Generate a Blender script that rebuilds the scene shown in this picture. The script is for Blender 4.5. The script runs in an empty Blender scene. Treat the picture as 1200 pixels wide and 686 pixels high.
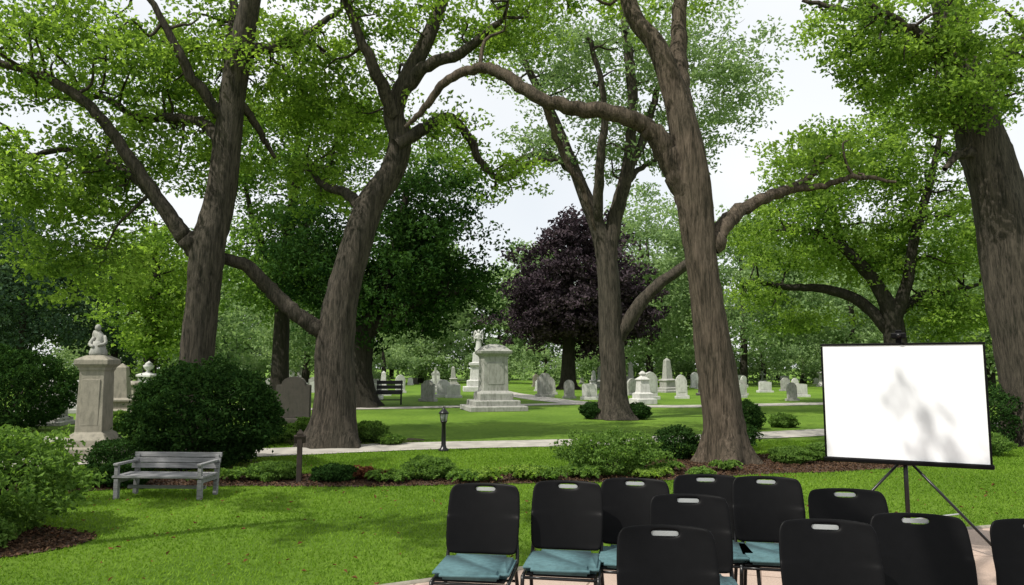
import bpy, bmesh, math
import numpy as np
from mathutils import Vector, Matrix, noise
rng = np.random.default_rng(11)
S = bpy.context.scene
COL = S.collection

# ------------------------------------------------------------------ materials
def base_mat(name):
    m = bpy.data.materials.new(name); m.use_nodes = True
    nt = m.node_tree; nt.nodes.clear()
    out = nt.nodes.new('ShaderNodeOutputMaterial')
    p = nt.nodes.new('ShaderNodeBsdfPrincipled')
    nt.links.new(p.outputs[0], out.inputs[0])
    return m, nt, p, out

def ramp(nt, fac, stops):
    r = nt.nodes.new('ShaderNodeValToRGB')
    el = r.color_ramp.elements
    while len(el) < len(stops): el.new(0.5)
    for e, (pos, c) in zip(el, stops):
        e.position = pos; e.color = (*c, 1)
    nt.links.new(fac, r.inputs[0]); return r.outputs[0]

def noise_n(nt, scale, detail=4, vec=None, stretch=None, rough=0.55):
    n = nt.nodes.new('ShaderNodeTexNoise'); n.inputs['Scale'].default_value = scale
    n.inputs['Detail'].default_value = detail; n.inputs['Roughness'].default_value = rough
    tc = nt.nodes.new('ShaderNodeTexCoord'); v = tc.outputs['Object']
    if stretch:
        mp = nt.nodes.new('ShaderNodeMapping'); mp.inputs['Scale'].default_value = stretch
        nt.links.new(v, mp.inputs[0]); v = mp.outputs[0]
    nt.links.new(v, n.inputs['Vector']); return n.outputs[0]

def math_n(nt, op, a, b):
    n = nt.nodes.new('ShaderNodeMath'); n.operation = op
    for i, v in enumerate((a, b)):
        if isinstance(v, (int, float)): n.inputs[i].default_value = v
        else: nt.links.new(v, n.inputs[i])
    return n.outputs[0]

def mixc(nt, fac, a, b, mode='MIX'):
    n = nt.nodes.new('ShaderNodeMix'); n.data_type = 'RGBA'; n.blend_type = mode
    for sock, v in ((0, fac), (6, a), (7, b)):
        if isinstance(v, (int, float)): n.inputs[sock].default_value = v
        elif isinstance(v, tuple): n.inputs[sock].default_value = (*v, 1)
        else: nt.links.new(v, n.inputs[sock])
    return n.outputs[2]

def bump(nt, p, h, strength, dist):
    b = nt.nodes.new('ShaderNodeBump'); b.inputs['Strength'].default_value = strength
    b.inputs['Distance'].default_value = dist
    nt.links.new(h, b.inputs['Height']); nt.links.new(b.outputs[0], p.inputs['Normal'])

def simple(name, c, rough=0.6, metal=0.0, var=0.25, scale=6, bmp=0.0, spec=0.4, stretch=None):
    m, nt, p, o = base_mat(name)
    n = noise_n(nt, scale, 4, stretch=stretch)
    a = tuple(x*(1-var) for x in c); b = tuple(min(1, x*(1+var)) for x in c)
    nt.links.new(ramp(nt, n, [(0.3, a), (0.7, b)]), p.inputs['Base Color'])
    p.inputs['Roughness'].default_value = rough; p.inputs['Metallic'].default_value = metal
    p.inputs['Specular IOR Level'].default_value = spec
    if bmp: bump(nt, p, noise_n(nt, scale*6, 4, stretch=stretch), 0.6, bmp)
    return m

def leaf_mat(name, dark, light, trans=0.5, tcol=(1.3, 1.35, 0.6)):
    m, nt, p, o = base_mat(name); nt.nodes.remove(p)
    d = nt.nodes.new('ShaderNodeBsdfDiffuse')
    at = nt.nodes.new('ShaderNodeAttribute'); at.attribute_name = 'tint'
    col = ramp(nt, at.outputs['Fac'], [(0.0, dark), (1.0, light)])
    nt.links.new(col, d.inputs[0])
    if trans <= 0: nt.links.new(d.outputs[0], o.inputs[0]); return m
    t = nt.nodes.new('ShaderNodeBsdfTranslucent')
    nt.links.new(mixc(nt, 1.0, col, tcol, 'MULTIPLY'), t.inputs[0])
    mx = nt.nodes.new('ShaderNodeMixShader'); mx.inputs[0].default_value = trans
    nt.links.new(d.outputs[0], mx.inputs[1]); nt.links.new(t.outputs[0], mx.inputs[2])
    nt.links.new(mx.outputs[0], o.inputs[0])
    return m

def bark_mat(name, dark, light, ridge=9):
    m, nt, p, o = base_mat(name)
    n1 = noise_n(nt, ridge, 5, stretch=(1, 1, 0.16), rough=0.65)
    n3 = noise_n(nt, 34, 4, stretch=(1, 1, 0.10), rough=0.7)
    h = math_n(nt, 'ADD', math_n(nt, 'MULTIPLY', n1, 0.45), math_n(nt, 'MULTIPLY', n3, 0.55))
    n2 = noise_n(nt, 1.3, 3)
    c = ramp(nt, h, [(0.40, dark), (0.60, light)])
    c2 = mixc(nt, math_n(nt, 'MULTIPLY', n2, 0.45), c, (0.035, 0.04, 0.025))
    nt.links.new(c2, p.inputs['Base Color']); p.inputs['Roughness'].default_value = 0.9
    p.inputs['Specular IOR Level'].default_value = 0.15
    bump(nt, p, h, 1.0, 0.07)
    return m

def stone_mat(name, c, stain=(0.08, 0.08, 0.06)):
    m, nt, p, o = base_mat(name)
    n1 = noise_n(nt, 4, 6, rough=0.7); n2 = noise_n(nt, 14, 5, stretch=(1, 1, 0.3))
    a = ramp(nt, n1, [(0.3, tuple(x*0.7 for x in c)), (0.7, c)])
    f = ramp(nt, n2, [(0.48, (0, 0, 0)), (0.75, (0.6, 0.6, 0.6))])
    nt.links.new(mixc(nt, f, a, stain), p.inputs['Base Color'])
    p.inputs['Roughness'].default_value = 0.85; bump(nt, p, noise_n(nt, 40, 4), 0.5, 0.01)
    return m

M = {}
M['leafA'] = leaf_mat('leaves_bright', (0.075, 0.145, 0.03), (0.33, 0.47, 0.105), 0.55)
M['leafB'] = leaf_mat('leaves_mid', (0.055, 0.115, 0.027), (0.215, 0.345, 0.085), 0.5)
M['leafD'] = leaf_mat('leaves_dark', (0.012, 0.034, 0.010), (0.052, 0.11, 0.027), 0.25)
M['leafP'] = leaf_mat('leaves_purple', (0.024, 0.0185, 0.023), (0.092, 0.07, 0.082), 0.15, (1.1, .9, .95))
M['leafHaze'] = leaf_mat('leaves_haze_tinted', (0.15, 0.235, 0.105), (0.34, 0.46, 0.22), 0.5, (1.2, 1.22, 0.85))  # distance haze put into the leaf colour: lighter, less saturated green
M['leafC'] = leaf_mat('leaves_conifer', (0.03, 0.06, 0.038), (0.085, 0.14, 0.075), 0.2)
M['leafR'] = leaf_mat('leaves_red', (0.05, 0.02, 0.012), (0.16, 0.07, 0.035), 0.2, (1.2, 1, .8))
M['grassb'] = leaf_mat('grass_blades', (0.09, 0.18, 0.018), (0.205, 0.33, 0.045), 0.4)
M['bark'] = bark_mat('bark_grey_brown', (0.016, 0.013, 0.011), (0.105, 0.086, 0.07))
M['barkW'] = bark_mat('bark_warm', (0.026, 0.019, 0.014), (0.15, 0.115, 0.088))
M['barkD'] = bark_mat('bark_dark', (0.010, 0.008, 0.007), (0.045, 0.037, 0.03))
M['stoneG'] = stone_mat('stone_grey', (0.36, 0.36, 0.33))
M['stoneW'] = stone_mat('marble_white', (0.58, 0.58, 0.55), (0.26, 0.26, 0.23))
M['stoneT'] = stone_mat('stone_tan', (0.30, 0.275, 0.22))
M['stoneD'] = stone_mat('stone_dark', (0.075, 0.065, 0.055), (0.03, 0.03, 0.025))
M['black'] = simple('black_plastic', (0.0028, 0.0028, 0.0032), 0.45, var=0.15, spec=0.10, bmp=0.0006, scale=20)
M['metal'] = simple('black_metal', (0.012, 0.012, 0.013), 0.3, 0.2, var=0.1)
M['rim'] = simple('grey_rim', (0.36, 0.38, 0.385), 0.4, 0.1, var=0.1)
M['teal'] = simple('teal_upholstery', (0.062, 0.128, 0.142), 0.8, var=0.2, scale=30, bmp=0.002)
M['wood'] = simple('weathered_wood', (0.20, 0.20, 0.205), 0.85, var=0.4, scale=9, bmp=0.006, stretch=(0.4, 6, 6))
M['woodD'] = simple('dark_wood', (0.035, 0.026, 0.02), 0.85, var=0.3)
M['glass'] = simple('frosted_lens', (0.35, 0.36, 0.36), 0.2, var=0.05)
M['fabric'] = simple('screen_fabric', (0.76, 0.78, 0.81), 0.9, var=0.02, scale=2)

# lawn
m, nt, p, o = base_mat('lawn'); M['lawn'] = m
a = ramp(nt, noise_n(nt, 0.35, 3), [(0.3, (0.10, 0.19, 0.02)), (0.7, (0.195, 0.315, 0.042))])
b_ = ramp(nt, noise_n(nt, 9, 4, rough=0.7), [(0.3, (0.6, 0.64, 0.55)), (0.7, (1.1, 1.1, 1.0))])
c_ = ramp(nt, noise_n(nt, 90, 3, rough=0.8), [(0.3, (0.55, 0.6, 0.5)), (0.7, (1.15, 1.15, 1.1))])
nt.links.new(mixc(nt, 1.0, mixc(nt, 1.0, a, b_, 'MULTIPLY'), c_, 'MULTIPLY'), p.inputs['Base Color'])
p.inputs['Roughness'].default_value = 0.9; p.inputs['Specular IOR Level'].default_value = 0.15
bump(nt, p, noise_n(nt, 60, 3, rough=0.8), 0.9, 0.03)
# path, patio, mulch
M['path'] = simple('path_gravel', (0.34, 0.32, 0.285), 0.9, var=0.25, scale=3, bmp=0.004)
m, nt, p, o = base_mat('patio_paving'); M['patio'] = m
a = ramp(nt, noise_n(nt, 1.2, 5), [(0.3, (0.36, 0.27, 0.215)), (0.7, (0.50, 0.39, 0.33))])
c_ = ramp(nt, noise_n(nt, 120, 3, rough=0.8), [(0.3, (0.7, 0.7, 0.7)), (0.7, (1.15, 1.12, 1.1))])
br = nt.nodes.new('ShaderNodeTexBrick'); tc = nt.nodes.new('ShaderNodeTexCoord')
mp = nt.nodes.new('ShaderNodeMapping'); mp.inputs['Rotation'].default_value = (0, 0, 0.32)
nt.links.new(tc.outputs['Object'], mp.inputs[0]); nt.links.new(mp.outputs[0], br.inputs[0])
br.inputs['Scale'].default_value = 1.0; br.inputs['Brick Width'].default_value = 1.2; br.inputs['Row Height'].default_value = 1.2
br.inputs['Mortar Size'].default_value = 0.008; br.offset = 0
br.inputs['Color1'].default_value = (1, 1, 1, 1); br.inputs['Color2'].default_value = (0.93, .93, .93, 1); br.inputs['Mortar'].default_value = (0.45, 0.42, 0.4, 1)
nt.links.new(mixc(nt, 1.0, mixc(nt, 1.0, a, c_, 'MULTIPLY'), br.outputs[0], 'MULTIPLY'), p.inputs['Base Color'])
p.inputs['Roughness'].default_value = 0.85; bump(nt, p, noise_n(nt, 120, 3), 0.4, 0.004)
M['mulch'] = simple('mulch', (0.065, 0.038, 0.024), 0.95, var=0.5, scale=25, bmp=0.03)
M['chips'] = leaf_mat('bark_chips', (0.03, 0.018, 0.012), (0.13, 0.08, 0.05), 0.0)

# ------------------------------------------------------------------ geometry helpers
def link(o, parent=None):
    COL.objects.link(o)
    if parent: o.parent = parent
    return o

def empty(name, loc=(0, 0, 0)):
    e = bpy.data.objects.new(name, None); e.location = loc; e.empty_display_size = 0.3
    return link(e)

def np_mesh(name, V, F, mat, tint=None, smooth=False):
    V = np.asarray(V, dtype=np.float32); F = np.asarray(F, dtype=np.int32)
    me = bpy.data.meshes.new(name); k = F.shape[1]; n = len(F)
    me.vertices.add(len(V)); me.vertices.foreach_set('co', V.ravel())
    me.loops.add(n*k); me.loops.foreach_set('vertex_index', F.ravel())
    me.polygons.add(n)
    me.polygons.foreach_set('loop_start', np.arange(0, n*k, k, dtype=np.int32))
    me.polygons.foreach_set('loop_total', np.full(n, k, dtype=np.int32))
    me.polygons.foreach_set('use_smooth', np.full(n, smooth, dtype=bool))
    me.update(calc_edges=True)
    if tint is not None:
        at = me.attributes.new('tint', 'FLOAT', 'FACE'); at.data.foreach_set('value', np.asarray(tint, dtype=np.float32))
    me.materials.append(mat)
    return me

def leaves_geo(C, L, up=0.8, wr=0.58):
    n = len(C); L = L*rng.uniform(0.6, 1.35, n)[:, None]
    N = rng.normal(size=(n, 3)); N[:, 2] += up*np.sign(rng.uniform(-0.2, 1, n))*1.2
    N /= np.linalg.norm(N, axis=1)[:, None]
    T = np.cross(N, rng.normal(size=(n, 3))); T /= np.linalg.norm(T, axis=1)[:, None]
    B = np.cross(N, T)
    sag = N*L*0.12
    V = np.stack([C-T*L*.5-sag, C+B*L*wr*.5-T*L*.05+sag, C+T*L*.5-sag, C-B*L*wr*.5-T*L*.05+sag], axis=1).reshape(-1, 3)
    F = np.arange(n*4).reshape(n, 4)
    return V, F

def smooth_poly(P, k=6):
    P = np.asarray(P, float)
    if len(P) < 3:
        t = np.linspace(0, 1, k+1)[:, None]; return P[0]*(1-t)+P[-1]*t
    Q = np.vstack([2*P[0]-P[1], P, 2*P[-1]-P[-2]]); out = []
    for i in range(1, len(Q)-2):
        for j in range(k):
            t = j/k; p0, p1, p2, p3 = Q[i-1], Q[i], Q[i+1], Q[i+2]
            out.append(0.5*((2*p1)+(-p0+p2)*t+(2*p0-5*p1+4*p2-p3)*t*t+(-p0+3*p1-3*p2+p3)*t**3))
    out.append(P[-1]); return np.array(out)

def tube_geo(P, R, sides=8, lump=0.0, flare=0.0):
    P = np.asarray(P, float); n = len(P)
    T = np.gradient(P, axis=0); T /= np.linalg.norm(T, axis=1)[:, None]+1e-9
    ref = np.array([0, 1.0, 0]) if abs(T[0][1]) < 0.9 else np.array([1.0, 0, 0])
    th = np.arange(sides)/sides*2*np.pi; V = []
    ph = rng.uniform(0, 6.28, 4); u = ref
    for i in range(n):
        u = u-T[i]*np.dot(T[i], u); u /= np.linalg.norm(u)+1e-9; w = np.cross(T[i], u)
        r = np.full(sides, R[i])
        if lump:
            r = r*(1+lump*(0.5*np.sin(3*th+ph[0]+i*.12)+0.35*np.sin(5*th+ph[1]-i*.17)+0.3*np.sin(2*th+ph[2]+i*.35)) + rng.normal(0, lump*.18, sides))
        if flare:
            z = P[i][2]
            r = r*(1+flare*math.exp(-max(z, 0)/0.28)*(0.55+0.45*np.cos(5*th+ph[3])+0.25*np.cos(3*th+ph[0])))
        V.append(P[i]+np.outer(np.cos(th)*r, u)+np.outer(np.sin(th)*r, w))
    V = np.vstack(V); F = []
    for i in range(n-1):
        for j in range(sides):
            a = i*sides+j; b = i*sides+(j+1) % sides
            F.append((a, b, b+sides, a+sides))
    return V, np.array(F)

class Acc:
    def __init__(s): s.V = []; s.F = []; s.n = 0
    def add(s, V, F): s.V.append(V); s.F.append(np.asarray(F)+s.n); s.n += len(V)
    def mesh(s, name, mat, smooth=True): return np_mesh(name, np.vstack(s.V), np.vstack(s.F), mat, smooth=smooth)

def clump_pts(c, r, m, flat=0.55):
    d = rng.normal(size=(m, 3)); d /= np.linalg.norm(d, axis=1)[:, None]
    rr = r*rng.uniform(0, 1, m)**0.45
    q = d*rr[:, None]; q[:, 2] *= flat; q[:, 2] -= 0.12*(q[:, 0]**2+q[:, 1]**2)/max(r, .1)
    return c+q

def build_tree(name, Y, u0, limbs, crowns, leaf='leafA', bark='bark', L=0.13, m=110, r=0.75, v0=None,
               twig=0.045, sides=14, flare=0.7, wood_sides=5):
    """tree in image pixel coordinates (u,v), set in its own plane; 850 pixels = distance Y"""
    s = Y/850.0
    if v0 is None: v0 = 430+1360.0/Y
    X0 = (u0-600)*s
    root = empty(name, (X0, Y, 0))
    acc = Acc(); skel = []
    def loc(u, v, d=0.0): return np.array([(u-u0)*s, d, (v0-v)*s])  # image pixel coordinates (u, v) to metres from the tree base
    for k, (pts, ws) in enumerate(limbs):
        P = np.array([[*loc(*q), w*s*0.5] for q, w in zip(pts, ws)])
        Q = smooth_poly(P, 7)
        if k > 0: Q[1:-1, :3] += rng.normal(0, 0.014, (len(Q)-2, 3))
        V, F = tube_geo(Q[:, :3], Q[:, 3], sides if k == 0 else 10, 0.10, flare if k == 0 else 0)
        acc.add(V, F)
        for q in Q[(len(Q)//2 if k == 0 else 2):]: skel.append((q[:3], 0, q[3]))
    C = []
    for cr in crowns:
        cu, cv, ru, rv, dc, dr, n = cr
        for _ in range(n):
            d = rng.normal(size=3); d /= np.linalg.norm(d); q = rng.uniform(0.15, 1)**0.5
            C.append(loc(cu+d[0]*ru*q, cv+d[2]*rv*q, dc+d[1]*dr*q))
    C = np.array(C)
    SP = np.array([x[0] for x in skel]); SL = np.array([x[1] for x in skel], float); SR = np.array([x[2] for x in skel])
    d0 = np.array([np.min(np.linalg.norm(SP-c, axis=1)) for c in C])
    C = C[np.argsort(d0)]
    LV = []; tint = []
    for c in C:
        dd = np.linalg.norm(SP-c, axis=1)+0.35*SL
        i = int(np.argmin(dd)); a = SP[i]; lv = SL[i]
        ln = np.linalg.norm(c-a)
        r0 = min(SR[i]*0.7, twig*(0.72**lv)*(0.6+0.25*ln)); r0 = max(r0, 0.008)
        mid1 = a*.67+c*.33+rng.normal(0, 0.1*ln, 3); mid2 = a*.33+c*.67+rng.normal(0, 0.08*ln, 3)+np.array([0, 0, .06*ln])
        Q = smooth_poly(np.array([a, mid1, mid2, c]), 3)
        R = np.linspace(r0, r0*0.35, len(Q))
        V, F = tube_geo(Q, R, wood_sides); acc.add(V, F)
        SP = np.vstack([SP, Q[3:]]); SL = np.append(SL, np.full(len(Q)-3, lv+1)); SR = np.append(SR, R[3:])
        rr = r*rng.uniform(0.6, 1.3); mm = int(m*(rr/r)**1.7)
        ct = rng.uniform(-.12, .12)
        for _ in range(4):
            sc = c+rng.normal(0, rr*0.5, 3)*np.array([1, 1, .55])
            LV.append(clump_pts(sc, rr*0.55, mm//4, 0.5))
            tint.append(np.clip(ct+rng.uniform(0.08, 0.85)+rng.normal(0, 0.13, mm//4), 0, 1))
    w = bpy.data.objects.new('trunk_and_limbs', acc.mesh('trunk_and_limbs', M[bark])); link(w, root)
    P = np.vstack(LV)
    V, F = leaves_geo(P, L)
    f = bpy.data.objects.new('foliage', np_mesh('foliage', V, F, M[leaf], np.concatenate(tint))); link(f, root)
    return root

def shrub(name, x, y, rx, ry, h, n, L=0.06, leaf='leafB', z0=0.0, lump=0.22):
    d = rng.normal(size=(n, 3)); d /= np.linalg.norm(d, axis=1)[:, None]
    sd = rng.uniform(0, 50)
    nz = np.array([noise.noise(Vector((a*2.3+sd, b*2.3, c*2.3))) + 0.5*noise.noise(Vector((a*6+sd, b*6, c*6))) for a, b, c in d])
    rr = 1-np.abs(rng.normal(0, 0.13, n))+lump*nz*1.5+np.where(rng.uniform(0, 1, n) < .05, rng.uniform(0, .16, n), 0)
    q = d*rr[:, None]
    P = np.stack([q[:, 0]*rx, q[:, 1]*ry, h*0.5+q[:, 2]*h*0.52], axis=1)
    P = P[P[:, 2] > 0.02]
    V, F = leaves_geo(P, L, 0.5, 0.55)
    tn = np.clip(rng.normal(0.45, 0.25, len(P)), 0, 1)
    ob = bpy.data.objects.new(name, None); ob.location = (x, y, z0); link(ob)
    link(bpy.data.objects.new('foliage', np_mesh('shrub_foliage', V, F, M[leaf], tn)), ob)
    acc = Acc()
    for _ in range(9):
        a = rng.uniform(0, 6.28); e = np.array([math.cos(a)*rx*.6, math.sin(a)*ry*.6, h*rng.uniform(.5, .85)])
        Q = smooth_poly(np.array([[0.05*math.cos(a), .05*math.sin(a), -0.02], e*np.array([.35, .35, .5]), e]), 4)
        V, F = tube_geo(Q, np.linspace(0.02, 0.006, len(Q))*(0.5+h), 5); acc.add(V, F)
    link(bpy.data.objects.new('stems', acc.mesh('stems', M['barkD'])), ob)
    return ob

def fern(name, x, y, R, n=26, leaf='leafB', L=0.055):
    pts = []
    for _ in range(n):
        a = rng.uniform(0, 6.28); ln = R*rng.uniform(.6, 1.15); hh = R*rng.uniform(.5, 1.0)
        for t in np.linspace(0.08, 1, 16):
            c = np.array([math.cos(a)*ln*t, math.sin(a)*ln*t, hh*(1.9*t-1.55*t*t)+.02])
            side = np.array([-math.sin(a), math.cos(a), 0])*L*(1.1-t)*0.9
            pts += [c+side, c-side]
    P = np.array(pts); P[:, 2] = np.maximum(P[:, 2], .01)
    V, F = leaves_geo(P, L, 1.2)
    ob = bpy.data.objects.new(name, np_mesh(name, V, F, M[leaf], rng.uniform(0, 1, len(P)))); ob.location = (x, y, 0)
    return link(ob)

# solid builder ---------------------------------------------------
class B:
    def __init__(s): s.bm = bmesh.new(); s.mats = []
    def mi(s, mat):
        if mat not in s.mats: s.mats.append(mat)
        return s.mats.index(mat)
    def merge(s, bm2, mat, smooth=False):
        i = s.mi(mat)
        for f in bm2.faces: f.material_index = i; f.smooth = smooth
        me = bpy.data.meshes.new('tmp'); bm2.to_mesh(me); bm2.free()
        s.bm.from_mesh(me); bpy.data.meshes.remove(me)
    def box(s, c, size, mat, bev=0.008, rot=None, seg=2):
        b = bmesh.new(); bmesh.ops.create_cube(b, size=1)
        bmesh.ops.scale(b, vec=size, verts=b.verts)
        if bev: bmesh.ops.bevel(b, geom=b.edges[:], offset=bev, segments=seg, affect='EDGES', profile=0.5)
        if rot is not None: bmesh.ops.rotate(b, cent=(0, 0, 0), matrix=Matrix.Rotation(rot[1], 3, rot[0]), verts=b.verts)
        bmesh.ops.translate(b, vec=c, verts=b.verts); s.merge(b, mat)
    def lathe(s, prof, mat, n=16, c=(0, 0, 0), smooth=True, squash=(1, 1), bev=0.0, rotz=0.0):
        b = bmesh.new(); rings = []; k = math.sqrt(2) if n == 4 else 1; off = (math.pi/4 if n == 4 else 0)
        for r, z in prof:
            rings.append([b.verts.new((math.cos(2*math.pi*j/n+off)*r*k*squash[0], math.sin(2*math.pi*j/n+off)*r*k*squash[1], z)) for j in range(n)])
        for a, d in zip(rings[:-1], rings[1:]):
            for j in range(n): b.faces.new((a[j], a[(j+1) % n], d[(j+1) % n], d[j]))
        b.faces.new(rings[0][::-1]); b.faces.new(rings[-1])
        if bev: bmesh.ops.bevel(b, geom=b.edges[:], offset=bev, segments=1, affect='EDGES')
        if rotz: bmesh.ops.rotate(b, cent=(0, 0, 0), matrix=Matrix.Rotation(rotz, 3, 'Z'), verts=b.verts)
        bmesh.ops.translate(b, vec=c, verts=b.verts); s.merge(b, mat, smooth and n > 4)
    def tube(s, pts, r, mat, sides=8, k=4, r2=None):
        Q = smooth_poly(np.array(pts, float), k)
        R = np.linspace(r, r if r2 is None else r2, len(Q))
        V, F = tube_geo(Q, R, sides); b = bmesh.new(); vs = [b.verts.new(v) for v in V]
        for f in F: b.faces.new([vs[i] for i in f])
        b.faces.new(vs[:sides][::-1]); b.faces.new(vs[-sides:]); s.merge(b, mat, True)
    def sphere(s, c, r, mat, sc=(1, 1, 1), rot=None):
        b = bmesh.new(); bmesh.ops.create_uvsphere(b, u_segments=16, v_segments=10, radius=r)
        bmesh.ops.scale(b, vec=sc, verts=b.verts)
        if rot: bmesh.ops.rotate(b, cent=(0, 0, 0), matrix=Matrix.Rotation(rot[1], 3, rot[0]), verts=b.verts)
        bmesh.ops.translate(b, vec=c, verts=b.verts); s.merge(b, mat, True)
    def slab(s, outline, y0, y1, mat, bev=0.01):
        b = bmesh.new(); vs = [b.verts.new((x, y0, z)) for x, z in outline]
        f = b.faces.new(vs); r = bmesh.ops.extrude_face_region(b, geom=[f])
        bmesh.ops.translate(b, vec=(0, y1-y0, 0), verts=[v for v in r['geom'] if isinstance(v, bmesh.types.BMVert)])
        bmesh.ops.recalc_face_normals(b, faces=b.faces)
        if bev:
            es = [e for e in b.edges if e.calc_face_angle(0) > 1.0]
            bmesh.ops.bevel(b, geom=es, offset=bev, segments=2, affect='EDGES')
        s.merge(b, mat)
    def mesh(s, name):
        me = bpy.data.meshes.new(name); s.bm.to_mesh(me); s.bm.free()
        for m_ in s.mats: me.materials.append(M[m_])
        return me
    def obj(s, name, loc=(0, 0, 0), rz=0):
        o_ = bpy.data.objects.new(name, s.mesh(name)); o_.location = loc; o_.rotation_euler = (0, 0, rz); return link(o_)

# ------------------------------------------------------------------ ground, paths
bm_ = bmesh.new(); bmesh.ops.create_grid(bm_, x_segments=8, y_segments=8, size=400)
me = bpy.data.meshes.new('ground'); bm_.to_mesh(me); bm_.free(); me.materials.append(M['lawn'])
g = link(bpy.data.objects.new('ground', me)); g.location = (0, 150, 0)

def poly_sheet(name, pts, z, mat):
    b = bmesh.new(); b.faces.new([b.verts.new((x, y, z)) for x, y in pts]); bmesh.ops.triangulate(b, faces=b.faces)
    bmesh.ops.recalc_face_normals(b, faces=b.faces)
    me = bpy.data.meshes.new(name); b.to_mesh(me); b.free(); me.materials.append(M[mat]); return link(bpy.data.objects.new(name, me))
def ribbon(name, pts, w, z, mat):
    Q = smooth_poly(np.array(pts, float), 10); T = np.gradient(Q, axis=0); T /= np.linalg.norm(T, axis=1)[:, None]
    N = np.stack([-T[:, 1], T[:, 0]], 1); jl = 1+rng.normal(0, .03, len(Q))[:, None]
    A = Q+N*w/2*jl; Bp = Q-N*w/2*jl
    V = np.vstack([np.c_[A, np.full(len(A), z)], np.c_[Bp, np.full(len(A), z)]]); n = len(Q)
    F = [(i, n+i, n+i+1, i+1) for i in range(n-1)]
    link(bpy.data.objects.new(name, np_mesh(name, V, F, M[mat]))); return Q
pathQ = ribbon('path', [(-22, 10.6), (-14, 11.4), (-8.6, 12.3), (-4.8, 13.7), (-1.76, 14.9), (1.84, 15.7), (6.1, 17.3), (9, 18.6), (16, 21.5), (28, 25)], 1.35, 0.014, 'path')
ribbon('path', [(-26, 19.6), (-17, 18.3), (-11.5, 16.6), (-8.2, 14.8), (-6.4, 13.2)], 1.1, 0.018, 'path')
ribbon('path', [(-2, 70), (-1.2, 50), (0.6, 40), (3.0, 32.5), (6.3, 29.6), (14, 32), (26, 36)], 1.7, 0.014, 'path')
ribbon('path', [(-30, 24.5), (-16, 26), (-6, 28), (-1, 30), (3.4, 32)], 1.3, 0.018, 'path')

ex = [-6, -3, -1.25, .73, 2.7, 5.1, 14]; ey = [2.6, 4.2, 5.25, 6.15, 6.75, 7.5, 10.3]
yedge = lambda x: np.interp(x, ex, ey)
poly_sheet('patio', list(zip(ex, ey))+[(14, -4), (-6, -4)], 0.02, 'patio')
acc = Acc(); e3 = smooth_poly(np.array([[a, b, 0.012] for a, b in zip(ex, ey)]), 6)
V, F = tube_geo(e3, np.full(len(e3), 0.03), 6); acc.add(V, F)
link(bpy.data.objects.new('patio_edging', acc.mesh('patio_edging', M['stoneT'])))

bed = [(-6.6, 9.2), (-4.2, 9.9), (-2, 9.9), (0, 10.15), (2, 10.4), (3.6, 11.0), (5.0, 11.3), (6.6, 12.0), (6.4, 13.0), (4.8, 13.4), (3.2, 13.3), (1.6, 11.7), (0, 11.1), (-2, 10.9), (-4.5, 11.2), (-6.8, 10.6)]
bs = smooth_poly(np.array(bed+[bed[0]]), 5)[:-1]
poly_sheet('mulch_bed', [tuple(q) for q in bs], 0.010, 'mulch')
def disc(cx, cy, rx, ry): return [(cx+math.cos(t)*rx*(1+.06*math.sin(3*t)), cy+math.sin(t)*ry*(1+.05*math.cos(4*t))) for t in np.linspace(0, 2*math.pi, 40)[:-1]]
poly_sheet('mulch_bed', disc(-5.1, 6.75, 1.2, 0.72), 0.010, 'mulch')
poly_sheet('mulch_bed', disc(-3.6, 15.9, 1.7, 0.9), 0.010, 'mulch')
poly_sheet('mulch_bed', disc(-5.2, 12.0, 1.6, 0.8), 0.006, 'mulch')
def inpoly(P, poly):
    x, y = P[:, 0], P[:, 1]; c = np.zeros(len(P), bool); j = len(poly)-1
    for i in range(len(poly)):
        xi, yi = poly[i]; xj, yj = poly[j]
        c ^= ((yi > y) != (yj > y)) & (x < (xj-xi)*(y-yi)/((yj-yi)+1e-12)+xi); j = i
    return c
P = rng.uniform([-7, 9], [7, 14], (60000, 2)); P = P[inpoly(P, [tuple(q) for q in bs])][:14000]
P2 = rng.uniform([-6.4, 5.9], [-3.8, 7.6], (5000, 2)); P2 = P2[inpoly(P2, disc(-5.1, 6.75, 1.22, 0.74))]
P = np.vstack([P, P2])
V, F = leaves_geo(np.c_[P, rng.uniform(0.012, 0.03, len(P))], 0.045, 1.6, 0.5)
link(bpy.data.objects.new('bark_chips', np_mesh('bark_chips', V, F, M['chips'], rng.uniform(0, 1, len(P)))))
P = rng.uniform([-6, 3.5], [7, 12], (500, 2))
V, F = leaves_geo(np.c_[P, np.full(len(P), 0.034)], 0.045, 3.0, 0.5)
link(bpy.data.objects.new('fallen_leaves', np_mesh('fallen_leaves', V, F, M['leafR'], rng.uniform(.5, 1, len(P)))))

# grass blades on near lawn
N = 250000
Yg = 4.0+12*rng.uniform(0, 1, N)**0.9; Xg = rng.uniform(-1, 1, N)*(0.76*Yg+0.3)
G = np.c_[Xg, Yg]
dp = np.abs(Yg-np.interp(Xg, pathQ[:, 0], pathQ[:, 1]))
ok = (Yg > yedge(Xg)+0.03+rng.normal(0, .02, N)) & ~inpoly(G, [tuple(q) for q in bs]) & ~inpoly(G, disc(-5.1, 6.75, 1.18, 0.7)) & (dp > 0.72)
G = G[ok]; n = len(G)
hgt = rng.uniform(0.010, 0.030, n)*(0.8+0.04*G[:, 1]); a = rng.uniform(0, 6.28, n); wd = (0.003+0.0005*G[:, 1])
dx = np.c_[np.cos(a), np.sin(a), np.zeros(n)]; lean = np.c_[rng.normal(0, .6, n), rng.normal(0, .6, n), np.ones(n)]*hgt[:, None]
b0 = np.c_[G, np.zeros(n)]
V = np.stack([b0-dx*wd[:, None], b0+dx*wd[:, None], b0+lean], 1).reshape(-1, 3)
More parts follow.
